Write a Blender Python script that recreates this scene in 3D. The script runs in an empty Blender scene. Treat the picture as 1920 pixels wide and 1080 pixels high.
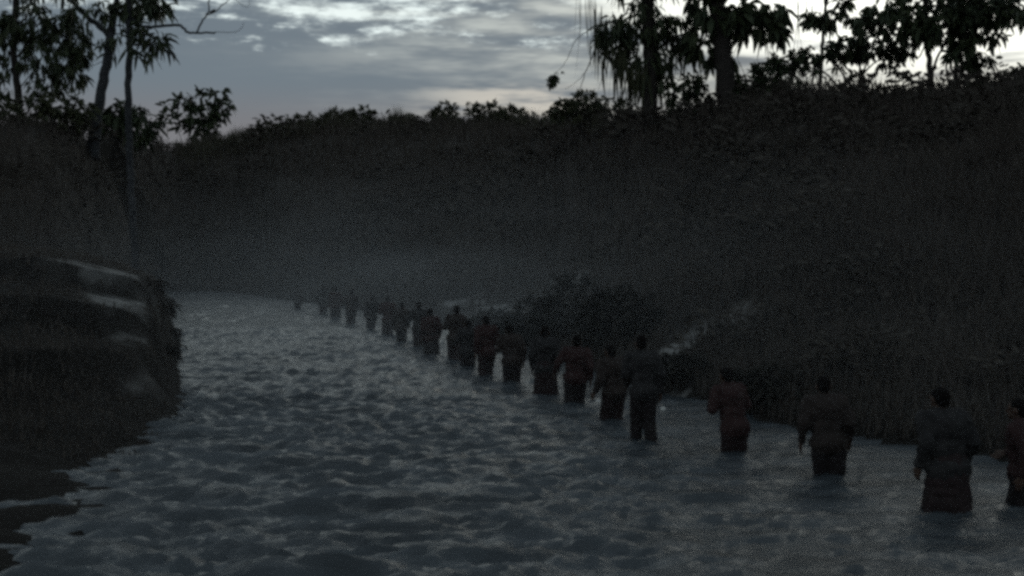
import bpy, bmesh, math, random
import numpy as np
from mathutils import Vector, Matrix

random.seed(7)
RNG = np.random.default_rng(11)
scene = bpy.context.scene
COL = scene.collection

# ------------------------------------------------------------------ camera
F = 2059.0            # focal length in photograph pixels (1920 wide)
HZ = 480.0            # horizon row in the photograph
EYE = 2.6             # eye height above the river, metres
cam_d = bpy.data.cameras.new('camera')
cam = bpy.data.objects.new('camera', cam_d)
COL.objects.link(cam)
cam.location = (0, 0, EYE)
cam.rotation_euler = (math.radians(90), 0, 0)
cam_d.sensor_width = 36.0
cam_d.lens = 36.0 * F / 1920.0
cam_d.shift_y = -(540.0 - HZ) / 1920.0
cam_d.clip_start = 0.1
cam_d.clip_end = 3000
scene.camera = cam

# ------------------------------------------------------------------ render / exposure
vs = scene.view_settings
vs.view_transform = 'Standard'
vs.look = 'None'
vs.exposure = 0.0
vs.gamma = 1.0
vs.use_curve_mapping = False
cy = scene.cycles
cy.use_denoising = False
cy.pixel_filter_type = 'BLACKMAN_HARRIS'
cy.filter_width = 3.4
cy.use_adaptive_sampling = True
cy.adaptive_threshold = 0.014
cy.adaptive_min_samples = 24
cy.max_bounces = 5
cy.diffuse_bounces = 2
cy.glossy_bounces = 2
cy.transmission_bounces = 2
cy.volume_bounces = 0
cy.volume_step_rate = 8.0
cy.volume_max_steps = 32
cy.sample_clamp_indirect = 2.0

# ------------------------------------------------------------------ sky
SUN_AZ = 0.38         # radians to the right of the view axis
SUN_EL = math.radians(7.0)
world = bpy.data.worlds.new('World')
scene.world = world
world.use_nodes = True
wt = world.node_tree
wt.nodes.clear()
def wn(kind, **kw):
    n = wt.nodes.new(kind)
    for k, v in kw.items():
        setattr(n, k, v)
    return n
def wmath(op, a, b=None, clamp=False):
    n = wn('ShaderNodeMath', operation=op)
    n.use_clamp = clamp
    for i, v in enumerate((a, b)):
        if v is None:
            continue
        if isinstance(v, (int, float)):
            n.inputs[i].default_value = v
        else:
            wt.links.new(v, n.inputs[i])
    return n.outputs[0]
def wstep(v, lo, hi):
    n = wn('ShaderNodeMapRange', interpolation_type='SMOOTHSTEP')
    wt.links.new(v, n.inputs[0])
    n.inputs[1].default_value = lo
    n.inputs[2].default_value = hi
    return n.outputs[0]
def wmix(fac, a, b):
    n = wn('ShaderNodeMix', data_type='RGBA')
    if isinstance(fac, float):
        n.inputs[0].default_value = fac
    else:
        wt.links.new(fac, n.inputs[0])
    for i, v in ((6, a), (7, b)):
        if isinstance(v, tuple):
            n.inputs[i].default_value = (*v, 1)
        else:
            wt.links.new(v, n.inputs[i])
    return n.outputs[2]
def wnoise(vec, scale, detail=4, rough=0.55):
    n = wn('ShaderNodeTexNoise')
    n.inputs['Scale'].default_value = scale
    n.inputs['Detail'].default_value = detail
    n.inputs['Roughness'].default_value = rough
    wt.links.new(vec, n.inputs['Vector'])
    return n.outputs[0]
tc = wn('ShaderNodeTexCoord')
sep = wn('ShaderNodeSeparateXYZ')
wt.links.new(tc.outputs['Generated'], sep.inputs[0])
az = wmath('ARCTAN2', sep.outputs[0], sep.outputs[1])
el = wmath('ARCSINE', sep.outputs[2])
def wcomb(sx, sy, ox=0.0, oy=0.0):
    c = wn('ShaderNodeCombineXYZ')
    wt.links.new(wmath('ADD', wmath('MULTIPLY', az, sx), ox), c.inputs[0])
    wt.links.new(wmath('ADD', wmath('MULTIPLY', el, sy), oy), c.inputs[1])
    return c.outputs[0]
n_big = wnoise(wcomb(6.0, 21.0, 3.1, 0.7), 1.0, 5, 0.55)
n_str = wnoise(wcomb(7.0, 42.0, 8.4, 2.2), 1.0, 4, 0.6)
n_fin = wnoise(wcomb(22.0, 75.0, 1.4, 5.2), 1.0, 5, 0.65)
# even grey cloud deck, a little warmer close to the horizon
deck = wmix(wstep(el, 0.11, 0.16), (0.196, 0.198, 0.218), (0.163, 0.203, 0.240))
# soft streaks in the deck
st = wmath('MULTIPLY', wstep(n_str, 0.47, 0.72), wstep(wmath('ADD', el, wmath('MULTIPLY', az, 0.10)), 0.155, 0.20))
deck = wmix(wmath('MULTIPLY', st, 0.75), deck, (0.41, 0.49, 0.50))
# broken brighter cloud higher up, all round the sky
br = wmath('ADD', wmath('MULTIPLY', wmath('SUBTRACT', n_big, 0.5), 0.13), wmath('MULTIPLY', wmath('SUBTRACT', n_fin, 0.5), 0.11))
hi = wstep(wmath('ADD', wmath('SUBTRACT', el, wmath('MULTIPLY', wstep(az, -0.16, -0.02), 0.012)), br), 0.194, 0.230)
hi2 = wmath('MULTIPLY', hi, wstep(wmath('ADD', wmath('MULTIPLY', n_str, 0.4), wmath('MULTIPLY', n_fin, 0.6)), 0.38, 0.60))
upper = wmath('SUBTRACT', 1.0, wmath('MULTIPLY', wstep(el, 0.26, 0.5), 0.88))   # unseen sky overhead dimmed to darken the water and hills
deck = wmix(wmath('MULTIPLY', wmath('MULTIPLY', hi2, upper), 0.95), deck, (1.0, 1.12, 1.10))
# bright gap in the cloud where the sun has gone down
da = wmath('SUBTRACT', az, SUN_AZ)
de = wmath('SUBTRACT', el, 0.336)
r2 = wmath('ADD', wmath('MULTIPLY', wmath('MULTIPLY', da, da), 1.0 / 0.38 ** 2), wmath('MULTIPLY', wmath('MULTIPLY', de, de), 1.0 / 0.20 ** 2))
rr = wmath('ADD', wmath('SQRT', r2), wmath('MULTIPLY', wmath('SUBTRACT', n_str, 0.5), -0.6))
gl = wmath('SUBTRACT', 1.0, wstep(rr, 0.78, 1.0))
deck = wmix(gl, deck, (1.7, 1.75, 1.62))
halo = wmath('SUBTRACT', 1.0, wstep(rr, 0.8, 1.9))
deck = wmix(wmath('MULTIPLY', wmath('MULTIPLY', halo, wstep(n_str, 0.36, 0.64)), 0.65), deck, (0.72, 0.74, 0.68))
# low warm streak above the ridge
lw = wmath('MULTIPLY', wstep(n_str, 0.40, 0.56), wmath('MULTIPLY', wstep(el, 0.118, 0.135), wmath('SUBTRACT', 1.0, wstep(el, 0.146, 0.160))))
lw = wmath('MULTIPLY', lw, wmath('SUBTRACT', 1.0, wstep(wmath('ABSOLUTE', wmath('SUBTRACT', az, 0.0)), 0.02, 0.11)))
deck = wmix(wmath('MULTIPLY', lw, 0.85), deck, (0.60, 0.57, 0.51))
sky = wn('ShaderNodeTexSky', sky_type='NISHITA')
sky.sun_disc = False
sky.sun_elevation = SUN_EL
sky.sun_rotation = SUN_AZ
bg_sky = wn('ShaderNodeBackground')
wt.links.new(sky.outputs[0], bg_sky.inputs[0])
bg_sky.inputs[1].default_value = 0.05
bg_cl = wn('ShaderNodeBackground')
wt.links.new(deck, bg_cl.inputs[0])
bg_cl.inputs[1].default_value = 1.0
mx = wn('ShaderNodeMixShader')
mx.inputs[0].default_value = 0.94
wt.links.new(bg_sky.outputs[0], mx.inputs[1])
wt.links.new(bg_cl.outputs[0], mx.inputs[2])
wo = wn('ShaderNodeOutputWorld')
wt.links.new(mx.outputs[0], wo.inputs[0])

# ------------------------------------------------------------------ sun, low behind thick cloud
sun_d = bpy.data.lights.new('sun', 'SUN')
sun_d.energy = 0.12
sun_d.angle = math.radians(25)
sun_d.color = (1.0, 0.95, 0.88)
sun = bpy.data.objects.new('sun', sun_d)
COL.objects.link(sun)
sdir = Vector((math.sin(SUN_AZ) * math.cos(SUN_EL), math.cos(SUN_AZ) * math.cos(SUN_EL), math.sin(SUN_EL)))
sun.rotation_euler = sdir.to_track_quat('Z', 'Y').to_euler()
sun.location = (20, 60, 40)

# ------------------------------------------------------------------ helpers
def at(px, py, depth):
    return Vector(((px - 960.0) / F * depth, depth, EYE + (HZ - py) / F * depth))

def vnoise(x, y, seed=0):
    x = np.asarray(x, float); y = np.asarray(y, float)
    xi = np.floor(x).astype(np.int64); yi = np.floor(y).astype(np.int64)
    fx = x - xi; fy = y - yi
    fx = fx * fx * (3 - 2 * fx); fy = fy * fy * (3 - 2 * fy)
    def h(a, b):
        n = (a * 374761393 + b * 668265263 + seed * 974634777) & 0x7fffffff
        n = ((n ^ (n >> 13)) * 1274126177) & 0x7fffffff
        n = n ^ (n >> 16)
        return (n & 0xffff) / 65535.0
    return (h(xi, yi) * (1 - fx) + h(xi + 1, yi) * fx) * (1 - fy) + (h(xi, yi + 1) * (1 - fx) + h(xi + 1, yi + 1) * fx) * fy
def fbm(x, y, oct=4, seed=0):
    s = 0; a = 0.5; t = 0
    for o in range(oct):
        s = s + a * vnoise(x * 2 ** o + 17.3 * o, y * 2 ** o - 9.1 * o, seed + o); t += a; a *= 0.5
    return s / t - 0.5
def sstep(x, a, b):
    t = np.clip((x - a) / (b - a), 0, 1)
    return t * t * (3 - 2 * t)

def mesh_np(name, verts, tris=None, quads=None, smooth=True):
    me = bpy.data.meshes.new(name)
    verts = np.asarray(verts, np.float32)
    loops = []; starts = []; tot = 0
    if tris is not None and len(tris):
        tris = np.asarray(tris, np.int32); loops.append(tris.ravel()); starts.append(np.arange(len(tris)) * 3); tot += tris.size
    if quads is not None and len(quads):
        quads = np.asarray(quads, np.int32); loops.append(quads.ravel()); starts.append(tot + np.arange(len(quads)) * 4)
    loops = np.concatenate(loops).astype(np.int32); starts = np.concatenate(starts).astype(np.int32)
    me.vertices.add(len(verts)); me.vertices.foreach_set('co', verts.ravel())
    me.loops.add(len(loops)); me.loops.foreach_set('vertex_index', loops)
    me.polygons.add(len(starts)); me.polygons.foreach_set('loop_start', starts)
    me.update(calc_edges=True)
    if smooth:
        me.polygons.foreach_set('use_smooth', np.ones(len(starts), bool))
    return me
def obj(name, me, mat=None, parent=None):
    o = bpy.data.objects.new(name, me)
    COL.objects.link(o)
    if mat is not None and me is not None and not me.materials:
        me.materials.append(mat)
    if parent is not None:
        o.parent = parent
        if parent.type == 'EMPTY' and me is not None:
            o.matrix_parent_inverse = Matrix.Identity(4)
    return o
def tag(o, label=None, cat=None, group=None, kind=None):
    if label: o['label'] = label
    if cat: o['category'] = cat
    if group: o['group'] = group
    if kind: o['kind'] = kind
    return o
def thing(name, label, cat, loc, group=None):
    o = bpy.data.objects.new(name, None)
    COL.objects.link(o)
    o.location = loc
    o.empty_display_size = 0.3
    return tag(o, label, cat, group)

class MB:
    """collects vertices and faces, relative to an origin"""
    def __init__(s, origin=(0, 0, 0)):
        s.v = []; s.t = []; s.q = []; s.n = 0; s.o = np.array(origin, float)
    def add(s, v, t=None, q=None):
        v = np.asarray(v, float)
        s.v.append(v)
        if t is not None and len(t): s.t.append(np.asarray(t) + s.n)
        if q is not None and len(q): s.q.append(np.asarray(q) + s.n)
        s.n += len(v)
    def tube(s, pts, rad, sides=7, seed=0):
        pts = [Vector(p) for p in pts]
        rings = []
        n = len(pts)
        for i, p in enumerate(pts):
            d = (pts[min(i + 1, n - 1)] - pts[max(i - 1, 0)]).normalized()
            a = d.cross(Vector((0, 1, 0.01)) if abs(d.y) < 0.9 else Vector((1, 0, 0))).normalized()
            b = d.cross(a)
            r = rad[i] if hasattr(rad, '__len__') else rad
            for k in range(sides):
                th = 2 * math.pi * k / sides
                rv = r * (1 + 0.10 * math.sin(3 * th + i * 1.7 + seed))
                rings.append(p + a * (math.cos(th) * rv) + b * (math.sin(th) * rv))
        q = []
        for i in range(n - 1):
            for k in range(sides):
                q.append((i * sides + k, i * sides + (k + 1) % sides, (i + 1) * sides + (k + 1) % sides, (i + 1) * sides + k))
        rings.append(pts[-1]); rings.append(pts[0])
        t = [((n - 1) * sides + k, (n - 1) * sides + (k + 1) % sides, n * sides) for k in range(sides)]
        t += [((k + 1) % sides, k, n * sides + 1) for k in range(sides)]
        s.add([tuple(p) for p in rings], t, q)
    def build(s, name, mat, parent=None, smooth=True):
        v = np.concatenate(s.v) - s.o
        me = mesh_np(name, v, np.concatenate(s.t) if s.t else None, np.concatenate(s.q) if s.q else None, smooth)
        return obj(name, me, mat, parent)

def wobble(pts, amp, sub=5, seed=0):
    """smooth curve through points with a little natural crookedness"""
    rnd = random.Random(seed)
    P = [Vector(p) for p in pts]
    out = []
    for i in range(len(P) - 1):
        p0 = P[max(i - 1, 0)]; p1 = P[i]; p2 = P[i + 1]; p3 = P[min(i + 2, len(P) - 1)]
        for k in range(sub):
            t = k / sub
            c = 0.5 * ((2 * p1) + (p2 - p0) * t + (2 * p0 - 5 * p1 + 4 * p2 - p3) * t * t + (3 * p1 - p0 - 3 * p2 + p3) * t ** 3)
            if out:
                c = c + Vector((rnd.uniform(-1, 1), rnd.uniform(-1, 1), rnd.uniform(-.4, .4))) * amp
            out.append(c)
    out.append(P[-1])
    return out

def leaves(mb, cen, dirs, length, width, droop, rng):
    """folded leaf blades: cen (n,3) stalk ends, dirs (n,3) pointing directions"""
    n = len(cen)
    d = dirs / np.linalg.norm(dirs, axis=1, keepdims=True)
    r = rng.normal(size=(n, 3))
    side = np.cross(d, r); side /= np.linalg.norm(side, axis=1, keepdims=True)
    up = np.cross(side, d)
    L = length[:, None]; W = width[:, None]
    g = np.zeros((n, 3)); g[:, 2] = -1
    p0 = cen
    p1 = cen + d * L * 0.42 + side * W * 0.5 + up * W * 0.12 + g * L * droop * 0.15
    p2 = cen + d * L * 0.42 - side * W * 0.5 + up * W * 0.12 + g * L * droop * 0.15
    pm = cen + d * L * 0.45 + g * L * droop * 0.17
    p3 = cen + d * L * 0.78 + side * W * 0.33 + g * L * droop * 0.5
    p4 = cen + d * L * 0.78 - side * W * 0.33 + g * L * droop * 0.5
    p5 = cen + d * L + g * L * droop
    v = np.stack([p0, p1, p2, pm, p3, p4, p5], 1).reshape(-1, 3)
    b = np.arange(n)[:, None] * 7
    t = np.concatenate([b + np.array([0, 1, 3]), b + np.array([0, 3, 2]), b + np.array([1, 4, 3]), b + np.array([3, 5, 2]), b + np.array([3, 4, 6]), b + np.array([3, 6, 5])])
    mb.add(v, t)

# ------------------------------------------------------------------ materials
def mat_new(name):
    m = bpy.data.materials.new(name)
    m.use_nodes = True
    return m, m.node_tree, m.node_tree.nodes['Principled BSDF']
def mat_simple(name, c1, c2, scale=6.0, rough=0.85, spec=0.2, bump=0.0, coord='Object'):
    m, nt, p = mat_new(name)
    tcn = nt.nodes.new('ShaderNodeTexCoord')
    nz = nt.nodes.new('ShaderNodeTexNoise')
    nz.inputs['Scale'].default_value = scale
    nz.inputs['Detail'].default_value = 5
    nt.links.new(tcn.outputs[coord], nz.inputs['Vector'])
    cr = nt.nodes.new('ShaderNodeValToRGB')
    cr.color_ramp.elements[0].position = 0.35
    cr.color_ramp.elements[1].position = 0.68
    cr.color_ramp.elements[0].color = (*c1, 1)
    cr.color_ramp.elements[1].color = (*c2, 1)
    nt.links.new(nz.outputs[0], cr.inputs[0])
    nt.links.new(cr.outputs[0], p.inputs['Base Color'])
    p.inputs['Roughness'].default_value = rough
    p.inputs['Specular IOR Level'].default_value = spec
    if bump:
        bp = nt.nodes.new('ShaderNodeBump')
        bp.inputs['Strength'].default_value = 0.8
        bp.inputs['Distance'].default_value = bump
        nt.links.new(nz.outputs[0], bp.inputs['Height'])
        nt.links.new(bp.outputs[0], p.inputs['Normal'])
    return m
M_leaf = mat_simple('leaf_green', (0.018, 0.028, 0.014), (0.045, 0.058, 0.026), 1.3, 0.6, 0.25)
M_leaf2 = mat_simple('leaf_olive', (0.025, 0.032, 0.016), (0.055, 0.058, 0.03), 1.7, 0.65, 0.2)
M_grass = mat_simple('grass_blade', (0.050, 0.044, 0.039), (0.076, 0.068, 0.061), 0.35, 0.95, 0.03)
M_scrub = mat_simple('scrub_leaf', (0.042, 0.038, 0.033), (0.066, 0.060, 0.053), 0.6, 0.95, 0.03)
M_brush = mat_simple('brush_leaf', (0.018, 0.018, 0.016), (0.036, 0.034, 0.030), 1.1, 0.95, 0.03)
M_dry = mat_simple('dry_grass', (0.045, 0.045, 0.032), (0.085, 0.08, 0.06), 0.8, 0.85, 0.1)
M_bark = mat_simple('bark_dark', (0.018, 0.016, 0.015), (0.042, 0.038, 0.035), 9, 0.9, 0.15, 0.015)
M_bark_pale = mat_simple('bark_grey', (0.022, 0.024, 0.027), (0.05, 0.053, 0.058), 6, 0.9, 0.15, 0.01)
M_skin = mat_simple('skin', (0.050, 0.030, 0.022), (0.07, 0.042, 0.031), 8, 0.55, 0.3)
M_hair = mat_simple('hair_black', (0.006, 0.005, 0.005), (0.010, 0.009, 0.009), 30, 0.9, 0.05)
M_shirt = [mat_simple('shirt_maroon', (0.030, 0.018, 0.018), (0.044, 0.027, 0.027), 7, 0.9, 0.1),
           mat_simple('shirt_charcoal', (0.020, 0.020, 0.021), (0.034, 0.033, 0.034), 7, 0.9, 0.1),
           mat_simple('shirt_brown', (0.024, 0.020, 0.019), (0.038, 0.031, 0.029), 7, 0.9, 0.1)]
M_trouser = [mat_simple('trouser_black', (0.014, 0.012, 0.013), (0.024, 0.021, 0.022), 8, 0.85, 0.15),
             mat_simple('trouser_wine', (0.019, 0.014, 0.0145), (0.028, 0.019, 0.020), 8, 0.85, 0.15)]
M_rock = mat_simple('river_stone', (0.12, 0.12, 0.115), (0.30, 0.30, 0.29), 5, 0.8, 0.3, 0.02)
M_stone_pale = mat_simple('pale_stone', (0.5, 0.5, 0.48), (0.75, 0.75, 0.73), 5, 0.7, 0.3, 0.01)

# ground: dark soil under grass, pale bare earth where the attribute says so
M_ground, nt, p = mat_new('ground_soil')
tcn = nt.nodes.new('ShaderNodeTexCoord')
nz = nt.nodes.new('ShaderNodeTexNoise'); nz.inputs['Scale'].default_value = 1.4; nz.inputs['Detail'].default_value = 8
nt.links.new(tcn.outputs['Object'], nz.inputs['Vector'])
cr = nt.nodes.new('ShaderNodeValToRGB')
cr.color_ramp.elements[0].position = 0.3; cr.color_ramp.elements[0].color = (0.022, 0.020, 0.018, 1)
cr.color_ramp.elements[1].position = 0.72; cr.color_ramp.elements[1].color = (0.046, 0.042, 0.038, 1)
nt.links.new(nz.outputs[0], cr.inputs[0])
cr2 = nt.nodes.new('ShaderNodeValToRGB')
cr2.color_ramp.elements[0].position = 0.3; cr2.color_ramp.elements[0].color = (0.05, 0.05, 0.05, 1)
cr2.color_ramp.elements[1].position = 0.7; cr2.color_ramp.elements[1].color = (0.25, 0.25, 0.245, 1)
nt.links.new(nz.outputs[0], cr2.inputs[0])
atn = nt.nodes.new('ShaderNodeAttribute'); atn.attribute_name = 'bare'
mxn = nt.nodes.new('ShaderNodeMix'); mxn.data_type = 'RGBA'
nt.links.new(atn.outputs['Fac'], mxn.inputs[0])
at2 = nt.nodes.new('ShaderNodeAttribute'); at2.attribute_name = 'dark_earth'
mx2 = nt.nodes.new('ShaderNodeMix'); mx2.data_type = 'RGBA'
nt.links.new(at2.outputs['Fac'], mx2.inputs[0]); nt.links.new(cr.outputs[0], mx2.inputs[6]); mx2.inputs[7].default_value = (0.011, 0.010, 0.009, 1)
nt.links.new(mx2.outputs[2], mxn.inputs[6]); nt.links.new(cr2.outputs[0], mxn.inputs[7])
nt.links.new(mxn.outputs[2], p.inputs['Base Color'])
p.inputs['Roughness'].default_value = 0.95
p.inputs['Specular IOR Level'].default_value = 0.1
bp = nt.nodes.new('ShaderNodeBump'); bp.inputs['Distance'].default_value = 0.12; bp.inputs['Strength'].default_value = 0.7
nt.links.new(nz.outputs[0], bp.inputs['Height']); nt.links.new(bp.outputs[0], p.inputs['Normal'])

# silty river water
M_water, nt, p = mat_new('silty_water')
tcn = nt.nodes.new('ShaderNodeTexCoord')
mp = nt.nodes.new('ShaderNodeMapping'); mp.inputs['Scale'].default_value = (0.7, 1.9, 1)
nt.links.new(tcn.outputs['Object'], mp.inputs[0])
n1 = nt.nodes.new('ShaderNodeTexNoise'); n1.inputs['Scale'].default_value = 9.0; n1.inputs['Detail'].default_value = 5; n1.inputs['Roughness'].default_value = 0.6
nt.links.new(mp.outputs[0], n1.inputs['Vector'])
bp = nt.nodes.new('ShaderNodeBump'); bp.inputs['Distance'].default_value = 0.030; bp.inputs['Strength'].default_value = 1.0
nt.links.new(n1.outputs[0], bp.inputs['Height']); nt.links.new(bp.outputs[0], p.inputs['Normal'])
n2 = nt.nodes.new('ShaderNodeTexNoise'); n2.inputs['Scale'].default_value = 0.9; n2.inputs['Detail'].default_value = 5
nt.links.new(mp.outputs[0], n2.inputs['Vector'])
cr = nt.nodes.new('ShaderNodeValToRGB')
cr.color_ramp.elements[0].position = 0.32; cr.color_ramp.elements[0].color = (0.024, 0.030, 0.035, 1)
cr.color_ramp.elements[1].position = 0.68; cr.color_ramp.elements[1].color = (0.060, 0.071, 0.081, 1)
nt.links.new(n2.outputs[0], cr.inputs[0]); nt.links.new(cr.outputs[0], p.inputs['Base Color'])
p.inputs['Roughness'].default_value = 0.16
p.inputs['IOR'].default_value = 1.33

# ------------------------------------------------------------------ the lie of the land
def pxy(px, py):
    d = EYE * F / (py - HZ)
    return ((px - 960) / F * d, d)
LEFT = [(-5.5, -20), (-3.8, 3), (-3.6, 7), pxy(95, 1080), pxy(130, 1010), pxy(180, 935), pxy(245, 872), pxy(312, 822), pxy(338, 780), pxy(332, 730),
        pxy(322, 690), pxy(330, 645), pxy(318, 610), pxy(314, 580), pxy(310, 558), (-26, 74), (-40, 76), (-120, 78)]
RIGHT = [(11.5, -20), (10.5, 4), (8.6, 10), pxy(1920, 868), pxy(1700, 832), pxy(1500, 803), pxy(1420, 786), pxy(1320, 750), pxy(1240, 736),
         pxy(1100, 690), pxy(1000, 655), pxy(900, 625), pxy(800, 602), pxy(700, 586), pxy(600, 571), pxy(500, 558), pxy(430, 548), (-26.5, 82.5), (-45, 86), (-120, 89)]
POLY = np.array(LEFT + RIGHT[::-1])
def seg_dist(x, y, line):
    best = np.full(x.shape, 1e9)
    for (ax, ay), (bx, by) in zip(line[:-1], line[1:]):
        dx, dy = bx - ax, by - ay
        t = np.clip(((x - ax) * dx + (y - ay) * dy) / (dx * dx + dy * dy), 0, 1)
        best = np.minimum(best, np.hypot(x - ax - t * dx, y - ay - t * dy))
    return best
def inside(x, y):
    c = np.zeros(x.shape, bool)
    n = len(POLY)
    j = n - 1
    for i in range(n):
        xi, yi = POLY[i]; xj, yj = POLY[j]
        m = (yi > y) != (yj > y)
        with np.errstate(divide='ignore', invalid='ignore'):
            c ^= m & (x < (xj - xi) * (y - yi) / (yj - yi if yj != yi else 1e-9) + xi)
        j = i
    return c
RP = np.array([  # column px, ridge row, ridge depth, hill foot depth
    (-2600, 200, 70, 18), (-900, 208, 66, 24), (-400, 218, 64, 30), (0, 236, 64, 35), (60, 233, 67, 37), (130, 236, 73, 43), (200, 247, 82, 53), (260, 266, 93, 66), (315, 279, 102, 78), (350, 278, 107, 86),
    (450, 262, 114, 82), (530, 250, 116, 67), (620, 240, 118, 59), (700, 243, 118, 52), (830, 238, 116, 43), (940, 236, 112, 37), (1000, 248, 102, 33), (1060, 238, 76, 28.5),
    (1100, 228, 60, 26.5), (1200, 226, 47, 23), (1300, 222, 44, 21.2), (1375, 208, 43, 19.4), (1430, 180, 43, 18.6), (1500, 172, 42, 17.5), (1600, 172, 41, 17),
    (1750, 174, 40, 16), (1850, 170, 39, 15.3), (1920, 156, 38, 14.7), (2400, 115, 36, 12.5), (3200, 70, 34, 11), (5200, 40, 34, 10)], float)
SHOALS = []
def bank_t(x, y):
    """how far up the stepped left headland a point lies (0 foot, 1 crest) and how high the crest is there"""
    pa = 960 + F * x / np.maximum(y, 4.0)
    d0 = np.interp(pa, [-300, 60, 130, 180, 230, 260, 290, 320, 338], [9.5, 11.2, 12, 13, 14, 14.8, 15.6, 16.3, 17.8])
    row = np.interp(pa, [-300, 60, 150, 243, 290, 320, 345], [455, 475, 490, 510, 530, 550, 580])
    return (y - d0) / (24.0 - d0), EYE - (row - HZ) / F * 24.0
def height(x, y):
    x = np.asarray(x, float); y = np.asarray(y, float)
    dl = seg_dist(x, y, LEFT); dr = seg_dist(x, y, RIGHT)
    ins = inside(x, y)
    d = np.minimum(dl, dr)
    bed = -0.5 * sstep(d, 0, 1.3)
    for (sx, sy, r, zt) in SHOALS:
        w = np.exp(-((x - sx) ** 2 + (y - sy) ** 2) / (r * r))
        bed = bed * (1 - w) + zt * w
    nz1 = fbm(x * 0.35, y * 0.35, 4, 3); nz2 = fbm(x * 1.3, y * 1.3, 3, 9)
    wob = dl + nz1 * 1.5 * sstep(dl, 0.2, 2)
    tb, zc = bank_t(x, y)
    tb = tb + nz2 * 0.13 + nz1 * 0.08
    bl = zc * np.interp(tb, [0, 0.22, 0.40, 0.43, 0.58, 0.61, 0.80, 0.83, 0.95, 1.4], [0.02, 0.16, 0.32, 0.48, 0.56, 0.74, 0.81, 0.97, 1.0, 1.03])
    bl = bl * (0.15 + 0.85 * sstep(dl + nz2 * 0.25, 0.0, 0.5))
    # the far bank stands lower and steeper
    farw = sstep(y, 28, 37)
    blf = np.interp(wob, [0, 0.25, 0.7, 1.2, 6, 30, 90], [0, 0.7, 1.25, 1.55, 2.2, 3.0, 4.0])
    bl = bl * (1 - farw) + blf * farw
    br = np.interp(dr + nz1 * 0.8 * sstep(dr, 0.2, 2), [0, 0.5, 1.4, 6, 30], [0, 0.45, 0.75, 1.1, 2.0])
    bank = np.where(dl < dr, bl, br)
    yy = np.maximum(y, 4.0)
    px = 960 + F * x / yy
    row = np.interp(px, RP[:, 0], RP[:, 1]); D1 = np.interp(px, RP[:, 0], RP[:, 2]); D0 = np.interp(px, RP[:, 0], RP[:, 3])
    zr = EYE + D1 * (HZ - row) / F
    t = np.clip((y - D0) / (D1 - D0), 0, 1)
    prof = 0.75 * t + 0.25 * t * t * (3 - 2 * t)
    hill = zr * prof - np.maximum(y - D1, 0) * 0.09
    land = np.maximum(bank, hill) + (np.minimum(bank, hill) > 0) * 0.0
    k = 0.5
    land = np.log(np.exp(np.clip(bank / k, -40, 60)) + np.exp(np.clip(hill / k, -40, 60))) * k - k * math.log(2) * np.exp(-np.abs(bank - hill))
    amp = sstep(d, 0.3, 4)
    land = land + amp * (nz1 * 0.55 + nz2 * 0.16) * (1 - 0.6 * t) + amp * fbm(x * 0.09, y * 0.09, 2, 21) * 1.2 * t * (1 - t) * 4 * (y > 20)
    land = np.maximum(land, 0.02 + 0.25 * sstep(d, 0, 1.0))
    # wet foreshore below the left bank: mud bars and shallow pools
    fs = (1 - sstep(tb, 0.02, 0.22)) * (x < -2) * (y < 17) * (dl < 4)
    land = land * (1 - fs) + fs * (0.10 * sstep(dl, 0, 0.9) - 0.02 + fbm(x * 1.5, y * 2.6, 3, 44) * 0.22 + fbm(x * 5, y * 7, 3, 45) * 0.12)
    return np.where(ins, bed, land)
def ground_z(x, y):
    return float(height(np.array([x]), np.array([y]))[0])
def hit(px, py, dmin=6, dmax=130):
    d = np.linspace(dmin, dmax, 2500)
    x = (px - 960) / F * d; z = EYE + (HZ - py) / F * d
    g = height(x, d)
    i = np.argmax(g >= z) if np.any(g >= z) else len(d) - 1
    return np.array((x[i], d[i]))

# people stand on the river bed: where the line crosses shallower water there are shoals
PEOPLE_PX = [  # px, waterline row, metres submerged, variant, size, width factor
    (1918, 945, 0.52, 1, 1.00, 1.0), (1782, 956, 0.50, 3, 1.05, 1.15), (1562, 896, 0.52, 0, 1.02, 1.08), (1384, 853, 0.55, 4, 0.98, 1.08),
    (1208, 829, 0.20, 2, 0.97, 1.08), (1151, 789, 0.42, 0, 1.00, 1.1), (1075, 758, 0.42, 5, 1.00, 1.1), (1024, 741, 0.40, 3, 1.00, 1.1), (963, 718, 0.42, 2, 1.0, 1.08),
    (912, 703, 0.42, 1, 1.03, 1.08), (876, 690, 0.46, 4, 0.95, 1.08), (850, 675, 0.40, 2, 1.04, 1.05), (811, 664, 0.44, 3, 1.0, 1.05), (786, 651, 0.42, 5, 1.0, 1.05),
    (752, 642, 0.42, 0, 0.96, 1.05), (727, 628, 0.42, 2, 1.03, 1.05), (694, 617, 0.42, 1, 0.98, 1.05), (657, 608, 0.42, 4, 1.02, 1.05), (630, 597, 0.42, 3, 1.0, 1.05),
    (606, 588, 0.42, 5, 1.0, 1.05), (557, 579, 0.42, 2, 1.0, 1.05)]
for (px, py, sub, va, sz, wf) in PEOPLE_PX:
    X, Y = pxy(px, py)
    SHOALS.append((X, Y, 0.75, -sub))

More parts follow.
